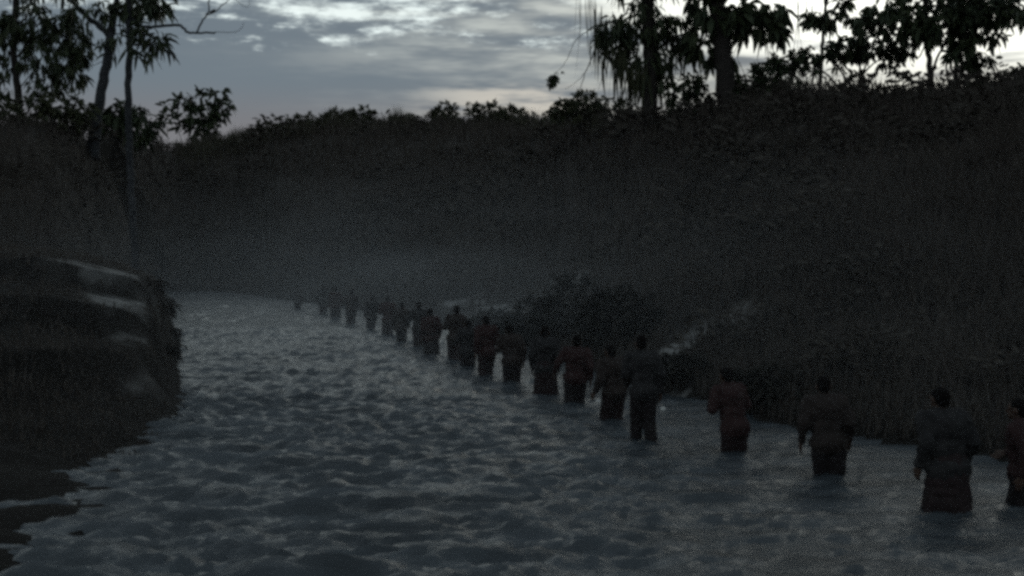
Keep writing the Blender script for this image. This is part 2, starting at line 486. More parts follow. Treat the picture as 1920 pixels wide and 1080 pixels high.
BARE_LINES = []
def bare_line(pts, w, strength=1.0):
    BARE_LINES.append(([tuple(hit(*p)) for p in pts], w, strength))
bare_line([(1236, 690), (1250, 668), (1300, 630), (1345, 610)], 0.40)
bare_line([(1300, 628), (1370, 598), (1450, 578)], 0.34, 0.8)
bare_line([(1240, 752), (1290, 745)], 0.12, 0.7)
bare_line([(862, 563), (905, 566)], 0.6, 0.9)
bare_line([(912, 578), (940, 576), (985, 582)], 0.5, 1.0)
bare_line([(1072, 531), (1096, 532)], 0.14, 0.8)
def crest(px, dlo, dhi):
    d = np.linspace(dlo, dhi, 800)
    x = (px - 960) / F * d
    ang = (height(x, d) - EYE) / d
    k = int(np.argmax(ang))
    return (float(x[k]), float(d[k]))
def bare(x, y):
    b = np.zeros(x.shape)
    nz = fbm(x * 1.7, y * 1.7, 3, 40)
    for pts, w, s in BARE_LINES:
        b = np.maximum(b, s * (1 - sstep(seg_dist(x, y, pts) + nz * w * 4.5, w * 0.3, w * 1.3)))
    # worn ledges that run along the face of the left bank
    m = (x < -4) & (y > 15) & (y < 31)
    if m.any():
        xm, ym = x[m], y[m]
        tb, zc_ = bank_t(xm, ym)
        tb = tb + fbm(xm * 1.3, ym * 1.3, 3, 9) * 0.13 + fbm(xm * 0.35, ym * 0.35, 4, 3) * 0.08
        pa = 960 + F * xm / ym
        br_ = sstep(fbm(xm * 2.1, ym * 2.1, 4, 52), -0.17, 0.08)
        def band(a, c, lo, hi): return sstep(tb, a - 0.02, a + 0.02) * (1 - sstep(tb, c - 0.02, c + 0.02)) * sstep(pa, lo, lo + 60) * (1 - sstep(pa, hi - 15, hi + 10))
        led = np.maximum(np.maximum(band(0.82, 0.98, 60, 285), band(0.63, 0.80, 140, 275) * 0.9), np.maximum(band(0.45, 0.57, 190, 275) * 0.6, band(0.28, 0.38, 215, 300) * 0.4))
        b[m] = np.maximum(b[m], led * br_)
    return b

def axis(pts):
    out = []
    for a, b, s in pts:
        out.append(np.arange(a, b, s))
    return np.concatenate(out)
gx = axis([(-170, -60, 5), (-60, -30, 1.2), (-30, -14, 0.5), (-14, 16, 0.22), (16, 34, 0.5), (34, 60, 1.2), (60, 171, 5)])
gy = axis([(-20, 4, 2), (4, 8, 0.5), (8, 32, 0.22), (32, 60, 0.4), (60, 125, 0.8), (125, 260, 6)])
GX, GY = np.meshgrid(gx, gy)
GZ = height(GX.ravel(), GY.ravel())
def grid_quads(nx, ny):
    i = np.arange(nx - 1)[None, :] + np.arange(ny - 1)[:, None] * nx
    i = i.ravel()
    return np.stack([i, i + 1, i + nx + 1, i + nx], 1)
me = mesh_np('ground', np.stack([GX.ravel(), GY.ravel(), GZ], 1), None, grid_quads(len(gx), len(gy)))
ba = me.attributes.new('bare', 'FLOAT', 'POINT')
ba.data.foreach_set('value', bare(GX.ravel(), GY.ravel()).astype(np.float32))
xx, yy_ = GX.ravel(), GY.ravel()
wa = me.attributes.new('dark_earth', 'FLOAT', 'POINT')     # darker earth tone on the left bank, wet mud along the water
dark_earth_v = np.maximum((1 - sstep(seg_dist(xx, yy_, LEFT), 5, 9)) * (yy_ < 36), 1 - sstep(np.minimum(seg_dist(xx, yy_, LEFT), seg_dist(xx, yy_, RIGHT)), 0.15, 0.6))
wa.data.foreach_set('value', dark_earth_v.astype(np.float32))
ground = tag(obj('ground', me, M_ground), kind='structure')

# ------------------------------------------------------------------ river
wx = axis([(-70, -30, 1.0), (-30, -12, 0.22), (-12, 12.5, 0.07)])
wy = axis([(-20, 3, 1.0), (3, 7, 0.09), (7, 20, 0.06), (20, 40, 0.14), (40, 91, 0.4)])
WX, WY = np.meshgrid(wx, wy)
wxr, wyr = WX.ravel(), WY.ravel()
# keep only the cells that lie over or close to the channel
near = inside(wxr, wyr) | (np.minimum(seg_dist(wxr, wyr, LEFT), seg_dist(wxr, wyr, RIGHT)) < 0.9) | ((seg_dist(wxr, wyr, LEFT) < 3.6) & (wyr < 17))
def waves(x, y):
    s = y * 0.25                     # the current runs along the channel
    warp = fbm(x * 0.5, y * 0.5, 2, 60) * 1.6
    a = fbm(x * 1.35 + warp * 1.4, y * 3.5 + warp, 4, 61)
    b = 1 - np.abs(fbm(x * 1.9 + 4 + warp, y * 4.0, 3, 66)) * 4
    c = fbm(x * 3.6 + warp * 3, y * 9.0 + warp * 2, 3, 71)
    left = sstep(-x + 0.5 - 0.10 * np.maximum(y - 10, 0), -3.5, 2.5)
    ampl = 0.62 + 0.85 * left * (1 - 0.6 * sstep(y, 18, 34))
    sh = np.sign(a) * np.abs(a * 2) ** 0.8 * 0.5
    calm = 0.55 + 0.9 * np.clip(fbm(x * 0.22 + 3, y * 0.5, 3, 83) + 0.5, 0, 1)      # smooth strips and broken strips
    return ampl * calm * (sh * 0.115 + b * 0.022 + c * 0.12)
WZ = waves(wxr, wyr)
for (px_, py_, sub_, *_r) in PEOPLE_PX[:11]:
    X, Y = pxy(px_, py_)
    ddx = wxr - X; ddy = wyr - Y
    r_ = np.hypot(ddx, ddy)
    m_ = r_ < 2.2
    ring = 0.030 * np.cos(r_[m_] * 17.0 - 1.0) * np.exp(-r_[m_] / 0.55) * (1 + 0.8 * fbm(wxr[m_] * 2, wyr[m_] * 2, 2, 12))
    # wake trailing downstream (towards the camera and right)
    s_ = (-ddy[m_] * 0.85 + ddx[m_] * 0.5); q_ = ddx[m_] * 0.85 + ddy[m_] * 0.5
    wake = 0.04 * np.exp(-((np.abs(q_) - 0.22 - 0.3 * np.maximum(s_, 0)) / 0.10) ** 2) * (s_ > 0) * np.exp(-np.maximum(s_, 0) / 0.9)
    WZ[m_] += ring + wake
quads = grid_quads(len(wx), len(wy))
quads = quads[near[quads].all(1)]
used = np.unique(quads)
remap = np.zeros(len(wxr), np.int64); remap[used] = np.arange(len(used))
me = mesh_np('river', np.stack([wxr, wyr, WZ], 1)[used], None, remap[quads])
river = tag(obj('river', me, M_water), kind='structure')

# ------------------------------------------------------------------ grass and scrub
def scatter(n, pxlo, pxhi, dlo, dhi, rng):
    px = rng.uniform(pxlo, pxhi, n)
    d = np.exp(rng.uniform(math.log(dlo), math.log(dhi), n))
    x = (px - 960) / F * d
    m = ~inside(x, d)
    x, d = x[m], d[m]
    m = rng.uniform(size=len(x)) > bare(x, d) * 1.15
    return x[m], d[m]
def grass_blades(mb, x, y, hgt, wid, rng, lean=0.35):
    n = len(x)
    z = height(x, y) - 0.03
    a = rng.uniform(0, 2 * math.pi, n)
    side = np.stack([np.cos(a), np.sin(a), np.zeros(n)], 1)
    b = rng.uniform(0, 2 * math.pi, n); l = rng.uniform(0.05, lean, n) * 1.6
    ln = np.stack([np.cos(b) * l, np.sin(b) * l, np.zeros(n)], 1)
    base = np.stack([x, y, z], 1)
    up = np.array([0, 0, 1.0])
    H = hgt[:, None]; W = wid[:, None]
    v = np.stack([base - side * W * 0.5, base + side * W * 0.5,
                  base + up * H * 0.55 + ln * H * 0.35 + side * W * 0.36, base + up * H * 0.55 + ln * H * 0.35 - side * W * 0.36,
                  base + up * H + ln * H], 1).reshape(-1, 3)
    k = np.arange(n)[:, None] * 5
    mb.add(v, k + np.array([3, 2, 4]), k + np.array([0, 1, 2, 3]))
mb = MB()
x, y = scatter(290000, -500, 2450, 10, 128, RNG)
dens = fbm(x * 0.25, y * 0.25, 3, 90)
keep = RNG.uniform(size=len(x)) < 0.75 + dens * 1.3
x, y = x[keep], y[keep]
tall = 0.30 + 0.45 * np.clip(fbm(x * 0.12, y * 0.12, 3, 95) + 0.45, 0, 1)
dR = np.minimum(seg_dist(x, y, LEFT), seg_dist(x, y, RIGHT))
tall *= 0.4 + 0.6 * sstep(dR, 0.1, 2.5)
lbank = (seg_dist(x, y, LEFT) < 7) & (x < -3) & (y < 34)
nearbare = np.full(x.shape, 1e9)
for pts_, w_, s_ in BARE_LINES:
    nearbare = np.minimum(nearbare, seg_dist(x, y, pts_) - w_ * 1.5)
tall = np.where(lbank, tall * 0.30, tall)
keep = ((bare(x, y) < 0.25) | (RNG.uniform(size=len(x)) < 0.15)) & ((nearbare > 0) | (RNG.uniform(size=len(x)) < 0.28)) & ~(lbank & (RNG.uniform(size=len(x)) < 0.55)) & ~((x < -2) & (y < 13.5))
x, y, tall = x[keep], y[keep], tall[keep]
grass_blades(mb, x, y, tall * RNG.uniform(0.6, 1.4, len(x)) * (1 + 0.010 * y), (0.011 + 0.0010 * y) * RNG.uniform(0.7, 1.3, len(x)), RNG)
grass = tag(mb.build('grass', M_grass, smooth=False), 'rough dark grass covering the river banks and hillsides', 'grass', kind='stuff')
# pale dry blades standing along the far ridge
mb = MB()
px = RNG.uniform(330, 1130, 14000)
row = np.interp(px, RP[:, 0], RP[:, 1]); D1 = np.interp(px, RP[:, 0], RP[:, 2])
d = D1 + RNG.normal(0, 2.5, len(px)) - 1
x = (px - 960) / F * d
cl = fbm(px * 0.02, px * 0.0 + 2, 3, 77) + 0.5
grass_blades(mb, x, d, (0.7 + 2.0 * cl ** 2) * RNG.uniform(0.4, 1.4, len(px)), RNG.uniform(0.03, 0.06, len(px)), RNG, 0.2)
tag(mb.build('ridge_grass', M_dry, smooth=False), 'tall thin grass standing along the far ridge against the sky', 'grass', kind='stuff')
# low leafy scrub in clumps over the hillsides
mb = MB()
x0, y0 = scatter(2600, -450, 2400, 15, 125, RNG)
m = (np.minimum(seg_dist(x0, y0, LEFT), seg_dist(x0, y0, RIGHT) + 0.0) > 1.2) & ~((seg_dist(x0, y0, LEFT) < 7) & (y0 < 34) & (x0 < -3)) & (bare(x0, y0) < 0.05) & (fbm(x0 * 0.15, y0 * 0.15, 3, 33) > -0.07)
x0, y0 = x0[m], y0[m]
for cx, cy_ in zip(x0, y0):
    r = (0.22 + 0.011 * cy_) * RNG.uniform(0.4, 1.0) ** 1.5 * 2.2
    n = 54
    ph = RNG.uniform(0, 2 * math.pi, n); rad = r * np.sqrt(RNG.uniform(0, 1, n))
    X = cx + np.cos(ph) * rad; Y = cy_ + np.sin(ph) * rad
    Z = ground_z(cx, cy_) + r * 0.9 * np.sqrt(np.clip(1 - (rad / r) ** 2, 0, 1)) * RNG.uniform(0.35, 1.0, n)
    dirs = np.stack([np.cos(ph), np.sin(ph), RNG.uniform(0.1, 1.3, n)], 1)
    leaves(mb, np.stack([X, Y, Z], 1), dirs, r * RNG.uniform(0.18, 0.4, n), r * RNG.uniform(0.06, 0.15, n), 0.3, RNG)
tag(mb.build('ground_cover', M_scrub, smooth=False), 'low leafy scrub growing in clumps over the hillsides', 'scrub', kind='stuff')

# ------------------------------------------------------------------ trees
def leaf_blob(name, mat, parent, origin, c, r, n, L, W, droop, rng, hang=0.0, surf=0.35):
    """an uneven clump of leaves: little sprays spread through an ellipsoid"""
    mb = MB(origin)
    ns = max(3, n // 7)
    u = rng.normal(size=(ns, 3)); u /= np.linalg.norm(u, axis=1, keepdims=True)
    rad = rng.uniform(surf, 1, ns) ** 0.6
    cen = np.array(c) + u * rad[:, None] * np.array(r)
    for k in range(ns):
        m = max(3, n // ns)
        d = rng.normal(size=(m, 3)) + u[k] * 0.9
        d[:, 2] -= hang * 2.0
        base = cen[k] + rng.normal(size=(m, 3)) * L * 0.12
        leaves(mb, base, d, L * rng.uniform(0.6, 1.25, m), W * rng.uniform(0.7, 1.25, m), droop, rng)
        # the twig that carries the spray
    return tag(mb.build(name, mat, parent, smooth=False), kind='stuff')

def tree(name, label, cat, depth, trunk, blobs, branches, mat_l, mat_b, group=None, L=0.4, W=0.14, droop=0.3, hang=0.3, seed=1, per=1.0):
    """trunk: [(px,py,radius,dd)], blobs: [(px,py,rx_px,ry_px,n,dd)], branches: [[(px,py,dd)..], r0, r1]"""
    rng = np.random.default_rng(seed)
    b = at(trunk[0][0], trunk[0][1], depth + trunk[0][3])
    gz = ground_z(b.x, b.y)
    base = Vector((b.x, b.y, gz))
    t = thing(name, label, cat, base, group)
    o = tuple(base)
    pts = [Vector((b.x, b.y, gz - 0.25))] + [at(p[0], p[1], depth + p[3]) for p in trunk[1:]]
    rad_k = [trunk[0][2] * 1.25] + [p[2] for p in trunk[1:]]
    cur = wobble(pts, 0.025, 6, seed)
    rads = np.interp(np.linspace(0, len(pts) - 1, len(cur)), range(len(pts)), rad_k)
    mb = MB(o); mb.tube(cur, list(rads), 9, seed); tr = mb.build('trunk', mat_b, t)
    for i, (bp_, r0, r1) in enumerate(branches):
        P = [at(q[0], q[1], depth + q[2]) for q in bp_]
        c2 = wobble(P, 0.03, 5, seed * 13 + i)
        mb = MB(o); mb.tube(c2, list(np.linspace(r0, r1, len(c2))), 6, i); mb.build('branch', mat_b, t)
    big = max(range(len(blobs)), key=lambda i: blobs[i][4])
    for i, (px, py, rx, ry, n, dd) in enumerate(blobs):
        c = at(px, py, depth + dd)
        k = (depth + dd) / F
        r = (rx * k, (rx + ry) * 0.5 * k, ry * k)
        leaf_blob('crown' if i == big else 'leaf_cluster', mat_l, t, o, c, r, int(n * per), L, W, droop, rng, hang)
    return t

def strands(parent, origin, spots, depth, mat, rng, name='hanging_frond'):
    """long narrow hanging leaves / creepers"""
    for (px, py, length_px, spread, n, dd, *wk) in spots:
        mb = MB(origin)
        for k in range(n):
            a = at(px + rng.normal(0, spread), py + rng.normal(0, 8), depth + dd + rng.normal(0, 0.3))
            ln = length_px * rng.uniform(0.5, 1.2) * (depth + dd) / F
            dx = rng.normal(0, 0.09) * ln
            w = rng.uniform(0.02, 0.07) * (wk[0] if wk else 1.0)
            m = 5
            L_ = []; 
            for j in range(m + 1):
                s = j / m
                ww = w * math.sin(math.pi * min(0.95, 0.15 + 0.8 * s)) * (1 - 0.5 * s)
                p = Vector((a.x + dx * s * s, a.y + 0.05 * math.sin(3 * s + k), a.z - ln * s))
                L_.append((p.x - ww, p.y, p.z)); L_.append((p.x + ww, p.y + ww * 0.6, p.z))
            q = [(2 * j, 2 * j + 1, 2 * j + 3, 2 * j + 2) for j in range(m)]
            mb.add(L_, None, q)
        tag(mb.build(name, mat, parent, smooth=False), kind='stuff')

# -- right hill: tree hung with long drooping fronds
D = 43.0
t1 = tree('frond_hung_tree', 'tree hung with long drooping fronds on the ridge, left of the thick bare trunk', 'tree', D,
     [(1219, 215, 0.30, 0), (1219, 150, 0.27, 0), (1217, 80, 0.25, 0), (1214, 0, 0.23, 0), (1210, -90, 0.18, 0), (1204, -180, 0.10, 0)],
     [(1205, 40, 62, 36, 420, 0), (1150, 45, 30, 34, 150, -0.5), (1250, 72, 32, 40, 190, 0.6), (1270, 28, 14, 14, 34, 0), (1165, 84, 32, 14, 80, 0.4), (1220, 112, 34, 34, 180, 0),
      (1205, -60, 95, 60, 420, 0), (1204, -150, 70, 50, 220, 0), (1270, 66, 22, 16, 50, 0.8), (1284, 52, 8, 8, 12, 0), (1238, 150, 20, 20, 40, 0)],
     [([(1216, 90, 0), (1180, 50, -.3), (1142, 40, -.5)], .10, .03), ([(1217, 110, 0), (1250, 80, .4), (1285, 62, .7)], .10, .03),
      ([(1142, 40, -.5), (1118, 88, -.6), (1100, 130, -.6), (1086, 168, -.6)], .035, .012), ([(1100, 132, -.6), (1080, 155, -.5), (1060, 166, -.4)], .012, .006),
      ([(1142, 40, -.5), (1085, 70, -.4), (1060, 118, -.2), (1040, 138, 0)], .018, .006),
      ([(1215, 10, 0), (1170, -40, .5), (1120, -50, .8)], .09, .03), ([(1214, -20, 0), (1260, -60, -.5), (1300, -70, -.8)], .09, .03)],
     M_leaf, M_bark, 'trees on the right ridge', L=0.55, W=0.11, droop=0.55, hang=0.75, seed=3, per=0.85)
_r = np.random.default_rng(4)
leaf_blob('leaf_cluster', M_leaf, t1, tuple(t1.location), at(1036, 149, D), (.15, .15, .2), 150, 0.2, 0.1, 0.3, _r, 0.2, 0.0)
leaf_blob('leaf_cluster', M_leaf, t1, tuple(t1.location), at(1051, 137, D), (.1, .1, .08), 12, 0.18, 0.06, 0.3, _r, 0.2, 0.0)
strands(t1, tuple(t1.location), [(1135, 70, 70, 14, 16, -.4), (1160, 100, 70, 18, 20, 0), (1185, 120, 75, 14, 20, .2), (1205, 130, 70, 12, 18, -.3), (1235, 140, 70, 14, 22, .3),
        (1258, 110, 60, 12, 18, .4), (1178, 130, 60, 12, 14, .5), (1086, -20, 150, 4, 4, -.2, .22), (1108, -10, 130, 9, 9, 0, .3), (1125, 20, 110, 8, 9, 0, .5), (1150, 60, 110, 10, 9, 0, .5), (1190, 120, 80, 10, 14, 0, .6), (1280, 80, 40, 8, 7, 0), (1195, 150, 50, 20, 16, .2)], D, M_leaf2, np.random.default_rng(5))
# -- right hill: thick bare trunk with big leaves
t2 = tree('big_leaf_tree', 'tree with a thick dark bare trunk and big drooping leaves on the right ridge', 'tree', D - 1,
     [(1368, 205, 0.40, 0), (1359, 130, 0.36, 0), (1350, 60, 0.34, 0), (1341, 0, 0.31, 0), (1332, -90, 0.24, 0), (1328, -190, 0.12, 0)],
     [(1385, 22, 34, 22, 130, 0), (1314, 62, 12, 22, 34, 0), (1322, 92, 22, 16, 50, .4), (1438, 28, 24, 26, 70, -.4), (1455, 55, 20, 18, 40, -.4), (1400, 50, 14, 18, 36, 0), (1306, 2, 16, 10, 20, .6), (1330, 20, 14, 22, 40, -.3),
      (1340, -70, 100, 44, 360, 0), (1335, -160, 80, 50, 240, 0), (1455, 10, 20, 16, 34, -.6), (1375, 100, 8, 10, 10, 0)],
     [([(1347, 40, 0), (1375, 28, .2), (1405, 24, .3)], .09, .03), ([(1352, 90, 0), (1325, 55, .2), (1312, 30, .3)], .08, .03), ([(1349, 70, 0), (1325, 78, .2), (1308, 92, .3)], .06, .02),
      ([(1341, 5, 0), (1390, -15, -.2), (1440, 15, -.4), (1462, 50, -.5)], .08, .02), ([(1336, -50, 0), (1390, -80, .4), (1430, -80, .6)], .09, .03), ([(1336, -50, 0), (1290, -70, -.4), (1260, -70, -.6)], .09, .03)],
     M_leaf, M_bark, 'trees on the right ridge', L=0.62, W=0.24, droop=0.45, hang=0.55, seed=8)
strands(t2, tuple(t2.location), [(1424, 40, 80, 2, 2, -.4), (1312, 90, 60, 5, 4, .2), (1448, 50, 45, 10, 7, -.4), (1380, 70, 40, 6, 4, 0)], D - 1, M_leaf2, np.random.default_rng(6), 'hanging_leaf')
# -- far right broad canopy on thin stems
t3 = tree('broad_canopy_tree', 'broad dense dark canopy on thin stems at the far right of the ridge', 'tree', D - 3,
     [(1748, 180, 0.12, 0), (1742, 110, 0.10, 0), (1735, 60, 0.10, 0), (1735, 0, 0.10, 0), (1740, -80, 0.08, 0)],
     [(1625, 38, 36, 14, 90, 0), (1612, 34, 22, 16, 70, .3), (1690, 28, 50, 26, 260, 0), (1760, 30, 60, 30, 340, .3), (1830, 26, 56, 24, 300, 0), (1880, 25, 40, 18, 200, -.3), (1715, 62, 36, 14, 120, 0),
      (1850, 68, 46, 9, 90, 0), (1800, 62, 30, 14, 90, .2), (1740, 55, 30, 22, 120, -.4), (1660, 12, 40, 14, 110, .4), (1780, -40, 150, 40, 560, 0), (1760, -110, 110, 40, 300, 0), (1870, -20, 60, 30, 160, .5), (1905, 10, 24, 14, 80, 0), (1930, 20, 30, 20, 90, 0),
      (1800, 100, 24, 26, 90, 0), (1680, 58, 14, 10, 34, 0)],
     [([(1738, 80, 0), (1690, 40, .2), (1630, 36, .2), (1600, 32, .2)], .07, .02), ([(1736, 50, 0), (1790, 25, .3), (1850, 20, .2), (1895, 20, -.2)], .07, .02), ([(1745, 150, 0), (1762, 100, .3), (1790, 60, .4), (1830, 66, .2)], .06, .02),
      ([(1738, 70, 0), (1720, 110, .2), (1716, 60, .3)], .03, .02), ([(1737, -10, 0), (1690, -40, .2), (1640, -50, .4)], .06, .02), ([(1737, -10, 0), (1800, -50, .3), (1870, -50, .5)], .06, .02)],
     M_leaf, M_bark, 'trees on the right ridge', L=0.40, W=0.16, droop=0.4, hang=0.5, seed=12, per=0.85)
t4 = tree('slender_tree', 'slender leaning tree with twin thin stems under the broad canopy at far right', 'tree', D - 2,
     [(1782, 195, 0.09, 0), (1792, 140, 0.08, 0), (1797, 90, 0.07, 0), (1800, 40, 0.06, 0), (1806, -20, 0.04, 0)],
     [(1806, 92, 26, 22, 80, 0), (1798, 70, 22, 16, 60, 0), (1812, 10, 40, 24, 110, 0), (1825, 115, 18, 9, 18, 0), (1850, 105, 14, 5, 12, 0)],
     [([(1786, 185, 0), (1775, 130, .2), (1778, 80, .3)], .05, .02), ([(1795, 110, 0), (1830, 100, .2), (1852, 120, .2), (1862, 150, .1)], .025, .008), ([(1796, 100, 0), (1840, 108, .4), (1850, 150, .4)], .02, .008),
      ([(1790, 165, 0), (1812, 120, -.2), (1822, 112, -.2)], .03, .01)],
     M_leaf, M_bark, 'trees on the right ridge', L=0.5, W=0.2, droop=0.4, hang=0.4, seed=17)
t5 = tree('hanging_spray_tree', 'small tree whose leafy sprays hang in the bright gap left of the broad canopy', 'tree', D + 4,
     [(1536, 160, 0.09, 0), (1540, 110, 0.08, 0), (1545, 50, 0.07, 0), (1552, -20, 0.06, 0), (1556, -90, 0.04, 0)],
     [(1530, 26, 26, 10, 50, 0), (1520, 36, 14, 8, 24, 0), (1555, 24, 18, 24, 60, .3), (1572, 10, 14, 14, 34, 0), (1545, 42, 10, 10, 16, 0), (1555, -50, 60, 34, 200, 0)],
     [([(1546, 40, 0), (1530, 22, .2), (1512, 32, .3)], .03, .01), ([(1549, 10, 0), (1565, 0, .2), (1575, 10, .3)], .03, .01)],
     M_leaf, M_bark, 'trees on the right ridge', L=0.5, W=0.2, droop=0.4, hang=0.6, seed=22)
strands(t5, tuple(t5.location), [(1498, -10, 120, 3, 4, 0, .35), (1512, -10, 100, 3, 4, 0, .35), (1560, 30, 40, 6, 5, 0), (1524, -5, 60, 3, 3, 0, .5)], D + 4, M_leaf2, np.random.default_rng(9), 'hanging_creeper')

def shrub(name, label, depth, foot, stems, blobs, L, W, mat=M_leaf, seed=1, group=None, droop=0.3, hang=0.2, cat='shrub'):
    rng = np.random.default_rng(seed)
    b = at(foot, 300, depth)
    base = Vector((b.x, depth, ground_z(b.x, depth)))
    t = thing(name, label, cat, base, group)
    o = tuple(base)
    for i, (px, py, dd) in enumerate(stems):
        e = at(px, py, depth + dd)
        s = base + Vector((rng.normal(0, .25), rng.normal(0, .2), -0.15))
        mid = s.lerp(e, 0.5) + Vector((rng.normal(0, .15), rng.normal(0, .15), 0.15))
        c = wobble([s, mid, e], 0.03, 4, seed + i)
        mb = MB(o); mb.tube(c, list(np.linspace(0.06, 0.02, len(c))), 6); mb.build('stem', M_bark, t)
    big = max(range(len(blobs)), key=lambda i: blobs[i][4])
    for i, (px, py, rx, ry, n, dd) in enumerate(blobs):
        c = at(px, py, depth + dd); k = (depth + dd) / F
        leaf_blob('crown' if i == big else 'leaf_cluster', mat, t, o, c, (rx * k, (rx + ry) * .5 * k, ry * k), n, L, W, droop, rng, hang)
    return t

shrub('arching_shrub', 'wide arching shrub with sky showing through beneath it, under the broad canopy', D - 1, 1600,
      [(1500, 108, 0), (1540, 95, .3), (1590, 85, 0), (1640, 80, .3), (1680, 90, 0), (1560, 110, -.3), (1655, 105, -.3), (1620, 95, .5)],
      [(1500, 112, 20, 18, 110, 0), (1535, 98, 34, 14, 190, 0), (1585, 88, 38, 18, 260, .3), (1640, 80, 40, 24, 320, 0), (1690, 84, 28, 24, 180, -.3), (1605, 100, 26, 8, 60, 0), (1520, 130, 14, 8, 18, .2), (1572, 124, 10, 10, 22, -.3),
       (1650, 108, 26, 10, 60, 0), (1612, 134, 12, 8, 20, 0), (1690, 128, 12, 12, 26, 0), (1490, 136, 10, 10, 24, 0)], 0.34, 0.13, M_leaf, 31, 'shrubs along the ridges')
shrub('rounded_shrub', 'rounded dark shrub between the frond-hung tree and the thick bare trunk', D, 1275,
      [(1262, 170, 0), (1290, 165, .2), (1315, 170, 0)],
      [(1268, 175, 24, 22, 130, 0), (1297, 165, 26, 22, 170, 0), (1318, 178, 18, 20, 100, .3), (1318, 145, 12, 14, 34, 0), (1290, 200, 40, 12, 90, 0)], 0.34, 0.12, M_leaf, 32, 'shrubs along the ridges')
shrub('ragged_shrub', 'ragged low shrub on the ridge at the left foot of the frond-hung tree', D + 12, 1095,
      [(1060, 190, 0), (1100, 175, 0), (1135, 190, 0)],
      [(1062, 198, 22, 16, 120, 0), (1100, 184, 24, 16, 190, 0), (1140, 194, 26, 12, 150, 0), (1045, 212, 16, 12, 70, 0), (1085, 205, 50, 14, 220, 0), (1170, 196, 24, 10, 110, 0), (1050, 185, 8, 8, 20, 0)], 0.36, 0.12, M_leaf2, 33, 'shrubs along the ridges')
shrub('leafy_shrub', 'leafy shrub on the ridge just right of the thick bare trunk', D - 1, 1420,
      [(1400, 140, 0), (1440, 125, 0)],
      [(1405, 152, 26, 20, 150, 0), (1440, 128, 26, 16, 160, 0), (1470, 140, 24, 22, 150, 0), (1390, 172, 20, 14, 80, 0), (1430, 160, 40, 16, 170, 0), (1460, 112, 20, 8, 60, 0)], 0.34, 0.12, M_leaf, 34, 'shrubs along the ridges')
shrub('dense_shrub', 'low dense shrub on the ridge below the canopy at the right edge', D - 4, 1880,
      [(1860, 150, 0), (1900, 140, 0)],
      [(1860, 152, 30, 12, 140, 0), (1905, 142, 34, 14, 170, 0), (1830, 160, 24, 10, 90, 0), (1940, 135, 30, 16, 120, 0)], 0.3, 0.1, M_leaf2, 35, 'shrubs along the ridges')

# dark brush on the right bank behind the close middle group
for (px, row, rx, ry, n, lab, sd) in [(1000, 598, 50, 44, 420, 'dark low brush on the bank behind the figure framed by pale water', 81), (1075, 574, 66, 58, 640, 'large dark brush clump on the bank behind the close middle group', 82),
                                     (1150, 594, 56, 58, 560, 'dark brush clump on the bank just left of the tallest looking figure', 83), (1205, 596, 36, 46, 340, 'dark brush behind the tallest looking figure, beside the pale path', 84),
                                     (925, 604, 46, 28, 320, 'low brush on the bank where the crowded far stretch begins', 85), (1280, 690, 46, 22, 260, 'dark brush at the water edge below the pale path', 86), (1440, 720, 60, 34, 300, 'dark brush on the bank behind the gap between two near figures', 87)]:
    h2 = hit(px, row + ry * 0.9)
    dd_ = float(h2[1])
    shrub('bank_brush', lab, dd_, px, [(px - rx * .5, row, 0), (px + rx * .4, row - 5, .1), (px, row - ry * .5, .1)],
          [(px, row, rx, ry, n, 0), (px - rx * .7, row + ry * .4, rx * .6, ry * .6, n // 2, .2), (px + rx * .7, row + ry * .4, rx * .6, ry * .6, n // 2, -.2)],
          0.30, 0.07, M_brush, sd, 'brush along the right bank', 0.4, -0.1)

# bushes along the far middle ridge
for (px, py, rx, ry, n, lab, sd) in [
        (578, 222, 34, 12, 160, 'small pale bush at the left end of the far middle ridge', 41),
        (640, 214, 30, 14, 190, 'spiky topped bush on the far middle ridge, left of the gap', 42),
        (682, 212, 20, 14, 140, 'narrow upright bush beside the gap in the far middle ridge', 43),
        (832, 208, 24, 18, 220, 'rounded dark bush in the centre of the far middle ridge', 44),
        (908, 202, 30, 18, 230, 'tall pale topped bush on the far ridge under the warm cloud streak', 45),
        (962, 210, 24, 16, 170, 'bush at the right end of the far middle ridge', 46),
        (760, 222, 30, 9, 120, 'low flat bush in the dip of the far middle ridge', 47),
        (500, 236, 36, 10, 130, 'low bush on the slope where the far ridge falls to the left', 48)]:
    Db = float(np.interp(px, RP[:, 0], RP[:, 2])) - 1.5
    shrub('ridge_bush', lab, Db, px, [(px - rx * .4, py, 0), (px + rx * .4, py, 0), (px, py - ry * .5, .3)],
          [(px, py + 4, rx, ry, n, 0), (px - rx * .6, py + 6, rx * .6, ry * .8, n // 2, .5), (px + rx * .6, py + 6, rx * .6, ry * .8, n // 2, -.5), (px, py + 16, rx * 1.2, ry * .7, n // 2, 0)],
          0.62, 0.2, M_leaf2, sd, 'bushes along the far ridge', hang=-0.5)

